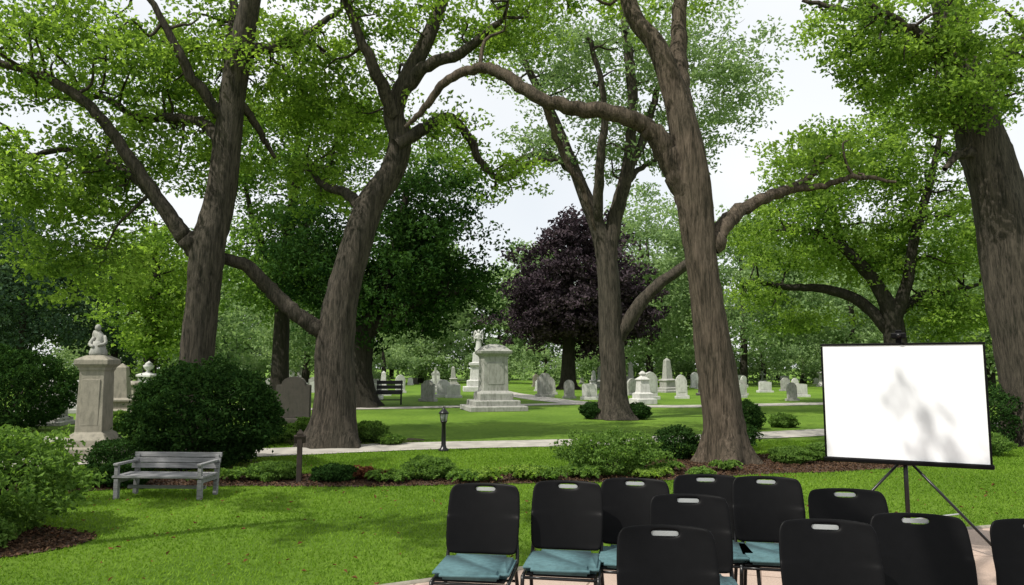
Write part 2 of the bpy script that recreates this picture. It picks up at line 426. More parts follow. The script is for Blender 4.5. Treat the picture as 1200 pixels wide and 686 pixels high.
tn = np.clip(0.5+rng.normal(0, .22, n)+.3*np.sin(G[:, 0]*1.7+np.sin(G[:, 1]*2.1))*np.sin(G[:, 1]*1.3+1), 0, 1)
link(bpy.data.objects.new('grass', np_mesh('grass', V, np.arange(n*3).reshape(n, 3), M['grassb'], tn)))

# ------------------------------------------------------------------ main trees
build_tree('offscreen_shade_oak', 14.0, 232,
  [([(232, 530), (231, 430), (236, 350), (240, 290), (250, 230, .1), (256, 150, .1), (264, 80, 0), (280, 10, -.2), (298, -60, -.4), (320, -160, -.3)], [44, 39, 37, 40, 34, 32, 30, 24, 18, 8]),
   ([(240, 310), (222, 285, -.1), (205, 262, -.2), (178, 225, -.3), (150, 180, -.5), (118, 135, -.7), (75, 105, -.9), (25, 92, -1.1), (-40, 80, -1.4)], [22, 22, 19, 16, 14, 12, 10, 8, 4]),
   ([(185, 235, -.3), (150, 205, -.1), (105, 182, .2), (50, 163, .4), (-10, 168, .6), (-70, 150, .8)], [13, 12, 10, 8, 7, 3]),
   ([(252, 170), (225, 135, .3), (175, 118, .6), (120, 112, .8), (75, 85, .9), (10, 78, 1.2), (-60, 60, 1.5)], [15, 14, 11, 9, 8, 7, 3]),
   ([(262, 90), (245, 40, .4), (240, -20, .8), (225, -90, 1)], [20, 16, 13, 6]),
   ([(262, 100), (280, 130, .5), (297, 164, .9)], [11, 9, 5]),
   ([(250, 130), (222, 90, -.4), (200, 40, -.7), (165, -20, -1)], [14, 12, 9, 5]),
   ([(274, 50), (320, 10, .8), (370, -50, 1.4)], [15, 12, 6])],
  [(80, 50, 135, 70, .3, 2.5, 82), (250, 40, 140, 70, 1.6, 2.2, 58), (50, 215, 90, 55, .2, 1.6, 54), (150, 150, 110, 40, 1.2, 1.8, 28),
   (350, 50, 65, 50, 1.5, 2, 22), (60, 300, 65, 28, .4, 1.2, 20), (-60, 130, 60, 120, 0, 2, 16), (180, -110, 240, 80, 0, 3.5, 30)],
  leaf='leafA', L=0.108, m=150, r=0.7)

build_tree('offscreen_shade_oak', 14.9, 393,
  [([(393, 524), (395, 470), (393, 410), (400, 350), (415, 290), (430, 235, .1), (453, 195, .2), (463, 155, .2), (456, 122, .1), (474, 80, 0), (500, 25, 0), (520, -50, .2), (530, -140, .2)], [54, 48, 44, 39, 36, 33, 30, 27, 25, 21, 17, 12, 5]),
   ([(392, 400), (370, 383, -.1), (348, 368, -.2), (325, 345, -.3), (295, 315, -.5), (262, 306, -.7), (240, 290, -.8)], [20, 20, 18, 17, 15, 12, 9]),
   ([(460, 165), (490, 140, .3), (520, 118, .6), (545, 140, .8), (562, 175, .9), (590, 190, 1), (630, 165, 1.2), (660, 160, 1.4)], [17, 15, 12, 11, 9, 8, 6, 4]),
   ([(458, 128), (440, 85, -.4), (420, 40, -.7), (395, -30, -1)], [17, 14, 11, 6]),
   ([(425, 245), (392, 215, .5), (360, 200, 1), (330, 165, 1.5)], [15, 12, 9, 5]),
   ([(470, 95), (500, 72, -.3), (545, 62, -.6), (590, 30, -.9)], [17, 15, 12, 6])],
  [(440, 10, 80, 45, .5, 2.5, 22), (560, -5, 80, 35, 0, 2.2, 26), (375, 110, 55, 55, 1.2, 2, 22), (520, 130, 50, 30, 1, 1.5, 9),
   (350, 190, 45, 45, 1.8, 1.2, 14), (600, 195, 40, 22, 1, 1, 5), (480, -110, 150, 60, 0, 3, 20)],
  leaf='leafA', L=0.108, m=140, r=0.68)

build_tree('elm_tree', 22.5, 718,
  [([(718, 490), (718, 440), (716, 370), (713, 310), (704, 270), (684, 220), (668, 170, .4), (650, 120, .6), (622, 60, .8), (600, 0, 1)], [38, 30, 27, 25, 20, 16, 13, 11, 9, 5]),
   ([(712, 320), (722, 255), (736, 200, -.3), (741, 150, -.5), (742, 90, -.5), (736, 30, -.5), (728, -40, -.5)], [20, 18, 15, 13, 12, 10, 5]),
   ([(736, 205, -.3), (756, 160, -.2), (772, 110, 0), (790, 60, .3), (806, 0, .5)], [11, 10, 8, 6, 4]),
   ([(722, 400), (738, 375, -.2), (762, 342, -.4), (802, 312, -.6), (842, 280, -.9)], [16, 17, 14, 12, 7]),
   ([(676, 195, .3), (640, 165, .8), (600, 175, 1.1), (578, 190, 1.3)], [9, 8, 6, 3]),
   ([(716, 290), (728, 240, .8), (752, 190, 1.3), (790, 160, 2)], [12, 10, 8, 5]),
   ([(700, 265), (702, 200, -.8), (706, 130, -1.2), (690, 60, -1.5)], [13, 11, 8, 5])],
  [(640, 50, 55, 50, 0, 3, 32), (740, 60, 95, 60, .5, 3.5, 72), (855, 95, 45, 75, 0, 3, 44), (640, 165, 45, 28, .5, 2, 14),
   (750, 150, 70, 35, .8, 2.5, 22), (730, -40, 150, 50, 0, 4, 28)],
  leaf='leafHaze', L=0.14, m=115, r=0.9, bark='bark', twig=.055)

build_tree('offscreen_shade_oak', 12.4, 845,
  [([(847, 541), (845, 490), (838, 430), (829, 350), (821, 280), (815, 215), (808, 150), (796, 95, 0), (778, 42, 0), (752, -5, .2), (738, -70, .3), (720, -170, .3)], [52, 46, 42, 38, 38, 41, 37, 28, 24, 21, 17, 7]),
   ([(814, 235), (796, 200), (780, 170, -.1), (757, 146, -.2), (715, 132, -.3), (665, 122, -.2), (622, 100, 0), (590, 70, .2), (555, 58, .4), (515, 70, .6), (488, 98, .8), (462, 122, .9)], [32, 31, 27, 22, 19, 17, 16, 15, 13, 11, 9, 5]),
   ([(838, 290), (855, 262, .1), (882, 238, .3), (925, 218, .5), (955, 206, .7), (980, 190, .9), (1000, 165, 1.1), (1025, 150, 1.3)], [20, 20, 17, 14, 12, 9, 7, 4]),
   ([(950, 208, .7), (990, 205, .5), (1025, 198, .3), (1060, 210, 0)], [9, 8, 6, 3]),
   ([(806, 130), (809, 80, .3), (812, 20, .6), (822, -60, .9), (830, -150, 1)], [28, 24, 22, 17, 7]),
   ([(640, 112), (660, 165, .3), (690, 215, .5), (705, 260, .7)], [9, 8, 6, 3])],
  [(790, -100, 140, 50, 0, 3, 38), (620, -45, 90, 30, .5, 2, 18), (1010, 165, 45, 30, 1, 1, 8)],
  leaf='leafA', bark='barkW', L=0.11, m=125, r=0.68, flare=0.9, sides=20)

build_tree('offscreen_shade_oak', 15.0, 1206,
  [([(1206, 521), (1204, 450), (1197, 360), (1188, 280), (1178, 215), (1164, 160), (1152, 105, 0), (1143, 50, 0), (1135, -10, 0), (1120, -90, 0), (1110, -160, 0)], [66, 62, 62, 62, 57, 51, 44, 38, 33, 22, 8]),
   ([(1168, 190), (1145, 178, -.2), (1120, 184, -.4), (1098, 204, -.6)], [16, 13, 10, 6]),
   ([(1160, 150), (1185, 100, .3), (1220, 50, .6), (1270, 0, 1)], [24, 20, 16, 8]),
   ([(1148, 90), (1110, 60, -.5), (1060, 45, -.9), (1000, 20, -1.2)], [16, 13, 10, 5]),
   ([(1145, 60), (1100, 10, .6), (1050, -30, 1), (990, -60, 1.4)], [15, 12, 9, 5])],
  [(1070, 45, 75, 45, 0, 2, 50), (1210, 50, 55, 60, .9, 1.3, 26), (1010, 25, 35, 30, 0, 1.5, 13), (1112, 118, 42, 24, -.4, 1, 20), (1150, 20, 60, 30, 1.6, 1, 16),
   (1130, -80, 160, 60, 0, 3, 32), (1260, 60, 60, 90, 0, 2, 16)],
  leaf='leafA', L=0.108, m=150, r=0.66, flare=.5, sides=20)

build_tree('beech_tree', 30.0, 1045,
  [([(1045, 476), (1048, 420), (1046, 375), (1036, 345), (1015, 312), (985, 285), (955, 270), (925, 268)], [30, 26, 22, 16, 13, 10, 7, 4]),
   ([(1047, 395), (1020, 355, .5), (985, 336, 1), (940, 332, 1.4), (900, 322, 2)], [16, 14, 11, 8, 4]),
   ([(1047, 380), (1058, 335, -.5), (1062, 285, -1), (1080, 220, -1.2), (1095, 160, -1.3)], [16, 13, 11, 8, 5]),
   ([(1025, 330), (1005, 280, 1), (1000, 220, 1.5), (985, 160, 2)], [11, 9, 7, 4]),
   ([(1050, 370), (1090, 345, .5), (1130, 340, 1), (1170, 330, 1)], [12, 10, 8, 4])],
  [(965, 205, 70, 50, .5, 3.5, 64), (1070, 170, 85, 65, 0, 3.5, 100), (930, 270, 60, 42, .8, 3, 46), (1100, 275, 75, 60, 0, 3, 85),
   (1020, 285, 50, 40, 2.4, 3, 36), (915, 345, 45, 20, 2, 2, 14), (1125, 365, 50, 28, 0, 2, 30), (985, 370, 40, 16, 3, 1.5, 12)],
  leaf='leafA', bark='barkD', L=0.175, m=120, r=1.1, twig=.07)

build_tree('linden_tree', 29.0, 428,
  [([(428, 477), (425, 430), (430, 390), (445, 350), (460, 300), (470, 250), (475, 200)], [30, 24, 22, 18, 14, 9, 4]),
   ([(427, 400), (405, 360, .5), (380, 320, 1), (350, 290, 1)], [16, 13, 10, 5]),
   ([(432, 390), (470, 365, -.5), (510, 350, -1), (545, 345, -1)], [14, 12, 9, 4])],
  [(480, 320, 90, 60, 0, 3.5, 145), (380, 300, 60, 75, .5, 3, 80), (500, 235, 55, 42, 0, 3, 48), (450, 370, 90, 22, 0, 3, 38)],
  leaf='leafD', bark='barkD', L=0.19, m=115, r=1.1, twig=.06)
build_tree('maple_tree', 33.0, 330,
  [([(330, 471), (330, 400), (332, 320), (340, 220), (345, 120)], [22, 18, 15, 10, 4]),
   ([(331, 340), (300, 280, 0), (280, 210, 0)], [10, 8, 4]), ([(333, 300), (370, 230, 0), (390, 150, 0)], [10, 8, 4])],
  [(320, 190, 80, 80, 0, 4, 105), (320, 310, 65, 60, 0, 4, 70), (400, 145, 55, 50, 0, 4, 38), (510, 190, 45, 30, 0, 3, 26)],
  leaf='leafB', bark='barkD', L=0.2, m=110, r=1.2, twig=.07)
build_tree('maple_tree', 36.0, 178,
  [([(178, 468), (178, 400), (180, 330), (176, 260)], [16, 14, 10, 4]), ([(178, 380), (150, 330, 0), (140, 290, 0)], [8, 6, 3])],
  [(180, 330, 50, 75, 0, 3.5, 92), (195, 400, 45, 25, 0, 2, 25)],
  leaf='leafA', bark='barkD', L=0.22, m=110, r=1.2, twig=.07)
build_tree('copper_beech_tree', 52.0, 666,
  [([(666, 456), (666, 420), (668, 380), (668, 320), (670, 270)], [20, 15, 13, 9, 4]), ([(667, 400), (640, 370, 0), (615, 350, 0)], [9, 7, 4]), ([(667, 395), (700, 365, 0), (730, 350, 0)], [9, 7, 4])],
  [(672, 338, 84, 70, 0, 5, 180), (632, 370, 44, 42, 0, 4, 56), (728, 372, 40, 38, 0, 4, 52), (684, 278, 38, 24, 0, 3, 26)],
  leaf='leafP', bark='barkD', L=0.32, m=105, r=1.3, twig=.09)

# unseen off-frame trees added to cast dappled shade on the lawn and terrace
def shade_tree(x, y, h, crowns, m, L):
    Yv = 20.0; s = Yv/850
    u0 = 600+x/s
    t = build_tree('offscreen_shade_oak', Yv, u0, [([(u0, 498), (u0-5, 400), (u0+10, 300), (u0+30, 498-h/s)], [34, 28, 22, 8]),
        ([(u0, 340), (u0+60, 260, 1), (u0+150, 498-(h-1)/s, 2)], [16, 12, 5]), ([(u0+5, 330), (u0+40, 250, 3), (u0+70, 498-(h-1)/s, 6)], [14, 11, 5])],
        [(u0+a/s, 498-z/s, ra/s, rz/s, dy, rd, n) for a, z, ra, rz, dy, rd, n in crowns], leaf='leafB', L=L, m=m, r=0.72)
    t.location = (x, y, 0)
shade_tree(-11.5, 1.5, 11, [(0.8, 9.8, 3.4, 1.4, 4.4, 3.0, 26), (6.5, 9.5, 2.8, 1.2, 2.0, 2.4, 10)], 170, .16)
shade_tree(-3.5, -4.5, 10, [(2.5, 8.6, 2.6, 1.2, 4.6, 3.0, 22), (-1.5, 9.2, 2.5, 1.2, 2.0, 2.5, 12)], 110, .14)

# ------------------------------------------------------------------ distant trees
def distant(name, specs, leaf, L=0.45, r=2.0, m=70):
    root = empty(name); acc = Acc(); LV = []; tn = []
    for (x, y, rx, h, low) in specs:
        P = np.array([[x, y, 0], [x+.2, y, h*.4], [x, y, h*.85]]); Q = smooth_poly(P, 3)
        V, F = tube_geo(Q, np.linspace(.35, .08, len(Q)), 6); acc.add(V, F)
        n = int(22*rx*(h-low)/12)+14
        for _ in range(n):
            d = rng.normal(size=3); d /= np.linalg.norm(d); q = rng.uniform(.25, 1)**.5
            cz = (low+h)/2+d[2]*q*(h-low)/2
            c = np.array([x+d[0]*rx*q, y+d[1]*rx*q, cz]); rr = r*rng.uniform(.6, 1.2)
            LV.append(clump_pts(c, rr, m, .6)); tn.append(np.clip(rng.uniform(.1, .85)+rng.normal(0, .15, m), 0, 1))
    link(bpy.data.objects.new('trunks', acc.mesh('trunks', M['barkD'])), root)
    V, F = leaves_geo(np.vstack(LV), L)
    link(bpy.data.objects.new('foliage', np_mesh('foliage', V, F, M[leaf], np.concatenate(tn))), root)
sp = []
for i in range(30):
    x = -95+i*6.6+rng.uniform(-2, 2); y = 88+rng.uniform(-8, 14)
    h = 16+rng.uniform(-2.5, 3)
    sp.append((x, y, 5.2+rng.uniform(-.5, 1), h, 0.8))
distant('distant_trees', sp, 'leafHaze', 0.5, 2.1, 62)
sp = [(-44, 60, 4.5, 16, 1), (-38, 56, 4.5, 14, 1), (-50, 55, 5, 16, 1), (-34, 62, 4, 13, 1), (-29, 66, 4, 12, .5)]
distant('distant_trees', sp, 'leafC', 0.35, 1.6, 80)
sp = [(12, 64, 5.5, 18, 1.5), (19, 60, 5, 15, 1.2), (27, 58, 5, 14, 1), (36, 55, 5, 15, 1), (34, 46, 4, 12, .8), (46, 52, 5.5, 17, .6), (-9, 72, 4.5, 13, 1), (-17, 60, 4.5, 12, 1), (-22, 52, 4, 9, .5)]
distant('distant_trees', sp, 'leafHaze', 0.36, 1.7, 75)
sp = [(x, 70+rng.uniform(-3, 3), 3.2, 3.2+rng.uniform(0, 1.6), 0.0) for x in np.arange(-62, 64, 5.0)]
distant('hedge', sp, 'leafHaze', 0.3, 1.1, 80)

# ------------------------------------------------------------------ shrubs and bed plants
shrub('shrub', -4.95, 11.9, 1.16, 1.0, 1.62, 26000, 0.07, 'leafD')
shrub('shrub', -12.6, 18.2, 1.5, 1.2, 2.0, 18000, 0.09, 'leafD')
shrub('shrub', -5.15, 7.1, 0.95, 0.8, 1.0, 15000, 0.055, 'leafB')
shrub('shrub', -4.75, 6.45, 0.35, 0.3, 0.3, 3500, 0.045, 'leafB')
shrub('shrub', 1.5, 11.1, 0.74, 0.6, 0.62, 10000, 0.05, 'leafB', lump=.3)
for x, y, r_, h, lf in [(-5.15, 9.9, .32, .36, 'leafD'), (-5.7, 9.9, .25, .22, 'leafB'), (-3.4, 10.5, .36, .24, 'leafB'), (-2.5, 10.4, .30, .22, 'leafD'), (-1.2, 10.6, .36, .30, 'leafB'),
     (2.9, 12.9, .38, .55, 'leafD'), (4.25, 14.3, .5, .55, 'leafD'), (4.65, 12.3, .33, .27, 'leafB'), (5.35, 12.6, .33, .3, 'leafB'), (6.0, 12.4, .3, .28, 'leafB'),
     (2.5, 22.6, .42, .5, 'leafD'), (3.85, 22.4, .38, .48, 'leafD'), (6.0, 18.9, .45, .7, 'leafD'), (7.2, 19.5, .35, .35, 'leafB'), (-3.05, 15.7, .42, .42, 'leafB'), (-4.5, 16.4, .5, .45, 'leafB'),
     (-5.0, 15.4, .42, .35, 'leafB'), (-2.5, 15.2, .25, .2, 'leafB'), (9.6, 15.2, .8, 1.2, 'leafD'), (8.6, 13.4, .4, .4, 'leafB'), (-9.8, 18.2, .4, .5, 'leafB'), (-5.9, 11.2, .5, .5, 'leafD'), (9.9, 19, .6, .8, 'leafD')]:
    shrub('shrub', x, y, r_, r_*.9, h, int(2500+7000*r_), 0.045 if y < 15 else .06, lf)
for x in [-1.75, -1.5, -.7, -.45, .05, .3, .6, 1.0, 1.9, 2.15, 2.75]:
    fern('fern', x+rng.uniform(-.06, .06), 10.45+0.10*x+rng.uniform(-.12, .15), rng.uniform(.2, .32), leaf='leafA' if rng.uniform() < .5 else 'leafB')
for x, y in [(-4.3, 10.3), (-3.9, 10.4), (-6.1, 9.9), (3.3, 11.4), (.4, 10.9), (.9, 10.8), (2.4, 11.3)]:
    fern('fern', x, y, rng.uniform(.2, .28))
for x, y in [(-2.1, 10.5), (-1.85, 10.45), (-2.2, 10.8)]:
    fern('perennial_plant', x, y, .22, 20, 'leafR')

# ------------------------------------------------------------------ gravestones and monuments
def outline(kind, w, h):
    hw = w/2
    if kind == 'round': return [(-hw, 0), (hw, 0), (hw, h-hw)]+[(hw*math.cos(t), h-hw+hw*math.sin(t)) for t in np.linspace(0, math.pi, 13)[1:-1]]+[(-hw, h-hw)]
    if kind == 'gothic': return [(-hw, 0), (hw, 0), (hw, h*.72), (hw*.8, h*.85), (hw*.45, h*.95), (0, h), (-hw*.45, h*.95), (-hw*.8, h*.85), (-hw, h*.72)]
    if kind == 'shoulder': return [(-hw, 0), (hw, 0), (hw, h*.8), (hw*.72, h*.8)]+[(hw*.72*math.cos(t), h*.8+h*.2*math.sin(t)) for t in np.linspace(0, math.pi, 9)[1:-1]]+[(-hw*.72, h*.8), (-hw, h*.8)]
    return [(-hw, 0), (hw, 0), (hw, h*.93), (hw*.5, h*.98), (0, h), (-hw*.5, h*.98), (-hw, h*.93)]
def headstone(kind, w, h, t, mat):
    b = B(); b.box((0, 0, .07), (w*1.25, t*2.2, .16), mat, .015)
    b.slab([(x, z+.15) for x, z in outline(kind, w, h-.15)], -t/2, t/2, mat, .012)
    b.slab([(x*.72, z*.72+.28*h) for x, z in outline(kind, w, h-.15)], -t/2-.012, -t/2+.004, mat, 0); return b
def cross_stone(h, mat):
    b = B(); b.lathe([(.32, 0), (.32, .18), (.24, .2), (.24, .36), (.15, .42)], mat, 4, bev=.008)
    b.box((0, 0, .42+(h-.42)/2), (.14, .12, h-.42), mat, .015); b.box((0, 0, h*.74), (.52, .118, .14), mat, .015); return b
def obelisk(w, h, mat):
    b = B(); b.lathe([(w*.9, 0), (w*.9, .15), (w*.7, .17), (w*.7, .32), (w*.5, .36), (w*.5, h*.32), (w*.58, h*.34), (w*.58, h*.37), (w*.34, h*.4), (w*.22, h*.93), (.01, h)], mat, 4, bev=.006); return b
def pedestal(w, h, mat, top='cap'):
    b = B(); b.lathe([(w*.62, 0), (w*.62, h*.1), (w*.52, h*.11), (w*.52, h*.19), (w*.4, h*.23), (w*.37, h*.74), (w*.42, h*.76), (w*.52, h*.79), (w*.52, h*.84), (w*.4, h*.87), (w*.2, h*.9)], mat, 4, bev=.008)
    if top == 'urn': b.lathe([(.3*w, h*.88), (.12*w, h*.93), (.1*w, h*.96), (.3*w, h*1.04), (.34*w, h*1.1), (.2*w, h*1.14), (.24*w, h*1.16), (.1*w, h*1.2), (.02, h*1.23)], mat, 14)
    return b
def figure(b, z0, h, mat):
    b.lathe([(.17*h, z0), (.16*h, z0+.05*h), (.125*h, z0+.3*h), (.1*h, z0+.5*h), (.085*h, z0+.58*h), (.12*h, z0+.72*h), (.13*h, z0+.79*h), (.05*h, z0+.85*h), (.04*h, z0+.88*h)], mat, 14, squash=(1, .75))
    b.sphere((0, -.01*h, z0+.93*h), .065*h, mat, (.85, .95, 1.1))
    b.tube([(.12*h, 0, z0+.78*h), (.17*h, -.03*h, z0+.62*h), (.06*h, -.13*h, z0+.6*h)], .035*h, mat, 7, 3, .025*h)
    b.tube([(-.12*h, 0, z0+.78*h), (-.17*h, -.03*h, z0+.62*h), (-.03*h, -.13*h, z0+.64*h)], .035*h, mat, 7, 3, .025*h)
    for sx in (-1, 1):
        b.tube([(sx*.04*h, .09*h, z0+.72*h), (sx*.14*h, .14*h, z0+.95*h), (sx*.2*h, .15*h, z0+.7*h), (sx*.15*h, .12*h, z0+.4*h)], .05*h, mat, 6, 3, .012*h)

# near pillar monument with draped figure
b = B()
b.lathe([(.44, 0), (.44, .20), (.42, .22), (.36, .22), (.35, .34), (.30, .40), (.27, .44), (.225, .47), (.205, 1.52), (.225, 1.55), (.225, 1.58), (.28, 1.64), (.28, 1.72), (.25, 1.74), (.18, 1.78), (.14, 1.80)], 'stoneT', 4, bev=.008)
b.box((0, -.216, .98), (.30, .02, .8), 'stoneT', .006)
b.lathe([(.14, 1.79), (.15, 1.85), (.12, 1.93), (.10, 2.0), (.09, 2.05)], 'stoneG', 12)
b.tube([(.0, 0, 1.98), (.03, -.01, 2.1), (-.02, 0, 2.2), (-.01, -.01, 2.24)], .085, 'stoneG', 10, 4, .045)
b.sphere((-.02, -.02, 2.29), .055, 'stoneG', (.9, 1, 1.15))
b.tube([(.08, 0, 2.14), (.13, -.05, 2.02), (.03, -.12, 1.97)], .035, 'stoneG', 7, 3, .025)
b.tube([(-.08, 0, 2.12), (-.13, -.05, 2.0), (-.04, -.12, 1.95)], .035, 'stoneG', 7, 3, .025)
b.tube([(-.04, .06, 2.08), (-.12, .1, 2.22), (-.13, .1, 2.05), (-.08, .09, 1.9)], .045, 'stoneG', 7, 3, .015)
b.obj('stone_pillar_monument', (-7.36, 12.95, 0), .12)
b = pedestal(.85, 1.0, 'stoneG', 'urn'); b.obj('urn_monument', (-12.8, 20.3, 0), .1)
b = pedestal(.9, 1.25, 'stoneG'); b.obj('pedestal_monument', (-15.3, 25.7, 0), .1)
b = obelisk(.7, 1.7, 'stoneT'); b.obj('obelisk', (-11.7, 21.9, 0), .2)
b = pedestal(.6, 1.25, 'stoneT'); b.obj('pedestal_monument', (-12.8, 24.6, 0), -.1)
b = B(); b.box((0, 0, .09), (1.1, .5, .2), 'stoneD', .02); b.slab([(x, z+.18) for x, z in outline('shoulder', .92, 1.15)], -.14, .14, 'stoneD', .02); b.obj('gravestone', (-6.05, 20.3, 0), .15)
# central monument
b = B()
b.lathe([(1.06, 0), (1.06, .16), (1.03, .18), (.84, .18), (.84, .36), (.81, .38), (.62, .38), (.62, .62), (.58, .66), (.47, .72), (.45, 1.95), (.48, 2.0), (.58, 2.08), (.60, 2.18), (.52, 2.22), (.36, 2.36), (.12, 2.44)], 'stoneG', 4, bev=.012)
b.box((0, -.462, 1.35), (.6, .03, .8), 'stoneG', .01)
b.obj('central_monument', (-.7, 27.2, 0), .25)
b = B(); b.lathe([(1.0, 0), (1.0, .3), (.75, .32), (.75, .7), (.55, .75), (.5, 1.6), (.62, 1.7), (.62, 1.85), (.4, 1.9), (.36, 2.5), (.3, 2.55)], 'stoneW', 4, bev=.01)
figure(b, 2.54, 1.5, 'stoneW'); b.obj('statue', (-2.2, 48, 0), .1)
b = B(); b.lathe([(.45, 0), (.45, .22), (.34, .24), (.34, .45), (.24, .5), (.2, 1.0), (.26, 1.05), (.2, 1.1), (.08, 1.2), (.13, 1.3), (.03, 1.42)], 'stoneW', 4, bev=.008); b.obj('pedestal_monument', (5.65, 31.6, 0), .3)

variants = [headstone('round', .6, 1.0, .14, 'stoneG'), headstone('gothic', .62, 1.15, .14, 'stoneW'), headstone('shoulder', .75, 1.05, .16, 'stoneG'),
            headstone('flat', .8, .8, .2, 'stoneW'), headstone('round', .5, .75, .12, 'stoneW'), headstone('flat', .95, .7, .22, 'stoneD'),
            headstone('gothic', .55, .95, .13, 'stoneT'), cross_stone(1.5, 'stoneG'), cross_stone(1.25, 'stoneW'), obelisk(.7, 2.3, 'stoneG'), obelisk(.6, 1.8, 'stoneW'), pedestal(.7, 1.4, 'stoneW', 'urn'), pedestal(.7, 1.1, 'stoneG')]
vn = ['gravestone']*7+['cross_gravestone']*2+['obelisk']*2+['urn_monument', 'pedestal_monument']
vm = [b.mesh(n_) for b, n_ in zip(variants, vn)]
def put(i, x, y, rz=None, sc=1):
    o_ = bpy.data.objects.new(vn[i], vm[i]); o_.location = (x, y, -.02); o_.rotation_euler = (rng.normal(0, .02), rng.normal(0, .025), rng.normal(.15, .25) if rz is None else rz)
    o_.scale = (sc*rng.uniform(.88, 1.12), sc, sc*rng.uniform(.88, 1.1)); link(o_)
for i, x, y, sc in [(2, -3.9, 34, 1), (4, -3.6, 38.5, 1.3), (3, 3.8, 35.8, 1), (0, 2.9, 37, 1), (0, 13.2, 34.5, .9), (1, 8.6, 37, 1), (2, 10.9, 41, 1), (1, 6.8, 36, 1.1), (9, 9.8, 46, 1), (8, -6.6, 36, .8), (12, 4.9, 38, 1), (4, 11.9, 38, 1), (3, 15.3, 39, 1), (0, 12.2, 44, 1), (5, -7.3, 33, 1), (2, 19.5, 44, 1), (11, -15.5, 31, 1), (0, -17, 34, 1), (6, -14.5, 37, 1)]:
    put(i, x, y, sc=sc)
pw = np.array([.15, .12, .13, .12, .12, .06, .08, .06, .04, .04, .03, .03, .02])
cnt = 0
for row in range(9):
    y = 38+row*3.6
    for x in np.arange(-.62*y, .62*y, 2.3):
        if rng.uniform() < .42:
            if abs(x-(-1.0)) < 1.6 and y < 62: continue
            if abs(x-4) < 2 and 50 < y < 55: continue
            put(int(rng.choice(13, p=pw)), x+rng.uniform(-.5, .5), y+rng.uniform(-.8, .8), sc=rng.uniform(.7, 1.15)); cnt += 1

# ------------------------------------------------------------------ benches
def bench(name, loc, rz, w, hs, hb, mat):
    b = B()
    for i in range(4): b.box((0, -.17+i*.105, hs), (w, .085, .028), mat, .005)
    for i in range(3):
        z = hs+.085+i*(hb-hs-.08)/2.6; b.box((0, .21+.03*i, z), (w, .024, (hb-hs)*.25), mat, .005, ('X', -.12))
    for sx in (-1, 1):
        x = sx*(w/2-.05)
        b.box((x, -.18, hs/2-.012), (.055, .055, hs-.03), mat, .005)
        b.box((x, .245, hb/2-.02), (.05, .055, hb-.02), mat, .005, ('X', -.08))
        b.box((x, .03, hs-.045), (.045, .44, .06), mat, .005)
        b.box((x, -.0, hs+.15), (.06, .46, .028), mat, .005); b.box((x, -.19, hs+.075), (.045, .045, .13), mat, .004)
    b.box((0, .02, hs*.45), (w-.15, .03, .04), mat, .004)
    b.obj(name, loc, rz)
bench('park_bench', (-4.27, 9.15, 0), -.06, 1.14, .27, .52, 'wood')
bench('park_bench', (-5.2, 31, 0), .1, 1.1, .45, 1.05, 'metal')

# bollard lamp, wooden post
b = B(); b.lathe([(.10, 0), (.10, .04), (.06, .07), (.045, .12), (.04, .52), (.06, .55), (.065, .57)], 'metal', 14)
b.lathe([(.055, .57), (.075, .70), (.075, .71)], 'glass', 8); b.lathe([(.105, .71), (.09, .735), (.04, .79), (.015, .81), (.02, .83), (.004, .85)], 'metal', 14)
for k in range(4):
    a_ = k*math.pi/2+.4; b.tube([(.06*math.cos(a_), .06*math.sin(a_), .56), (.08*math.cos(a_), .08*math.sin(a_), .72)], .006, 'metal', 5, 2)
b.obj('bollard_lamp', (-1.3, 14.0, 0))
b = B(); b.box((0, 0, .33), (.07, .07, .68), 'woodD', .008); b.box((0, -.01, .6), (.16, .05, .11), 'woodD', .008, ('X', .3)); b.lathe([(.045, .66), (.045, .68), (.01, .73)], 'woodD', 4); b.obj('wooden_marker_post', (-2.95, 10.25, 0), .2)

# ------------------------------------------------------------------ projection screen
b = B(); W = 1.30; z0, z1 = .76, 1.81
b.box((0, 0, (z0+z1)/2), (W-.04, .006, z1-z0-.03), 'fabric', 0)
b.box((0, 0, z1-.009), (W, .022, .02), 'black', .004); b.box((0, 0, z0+.0), (W+.02, .045, .042), 'black', .012)
for sx in (-1, 1): b.box((sx*(W/2-.010), 0, (z0+z1)/2), (.016, .018, z1-z0-.045), 'black', .003)
b.tube([(0, .06, .22), (0, .06, 1.86)], .014, 'metal', 10, 2); b.tube([(0, .06, .22), (0, .06, .9)], .02, 'metal', 10, 2)
b.box((0, .045, 1.83), (.05, .07, .05), 'black', .008)
b.box((0, .01, 1.875), (.12, .09, .055), 'black', .012); b.tube([(0, -.03, 1.877), (0, -.06, 1.877)], .02, 'metal', 12, 1); b.box((.0, .03, 1.915), (.05, .05, .025), 'black', .006)
feet = [(.70, -.05, .015), (-.70, -.05, .015), (0, .75, .015)]
for fx, fy, fz in feet:
    b.tube([(fx*.03, .06+fy*.03, .78), (fx, fy, fz)], .012, 'metal', 8, 2); b.sphere((fx, fy, fz+.004), .02, 'black')
    b.tube([(0, .06, .26), (fx*.55, .06+(fy-.06)*.55, .355)], .007, 'rim', 6, 2)
b.obj('projection_screen', (3.46, 6.5, 0), -.48)

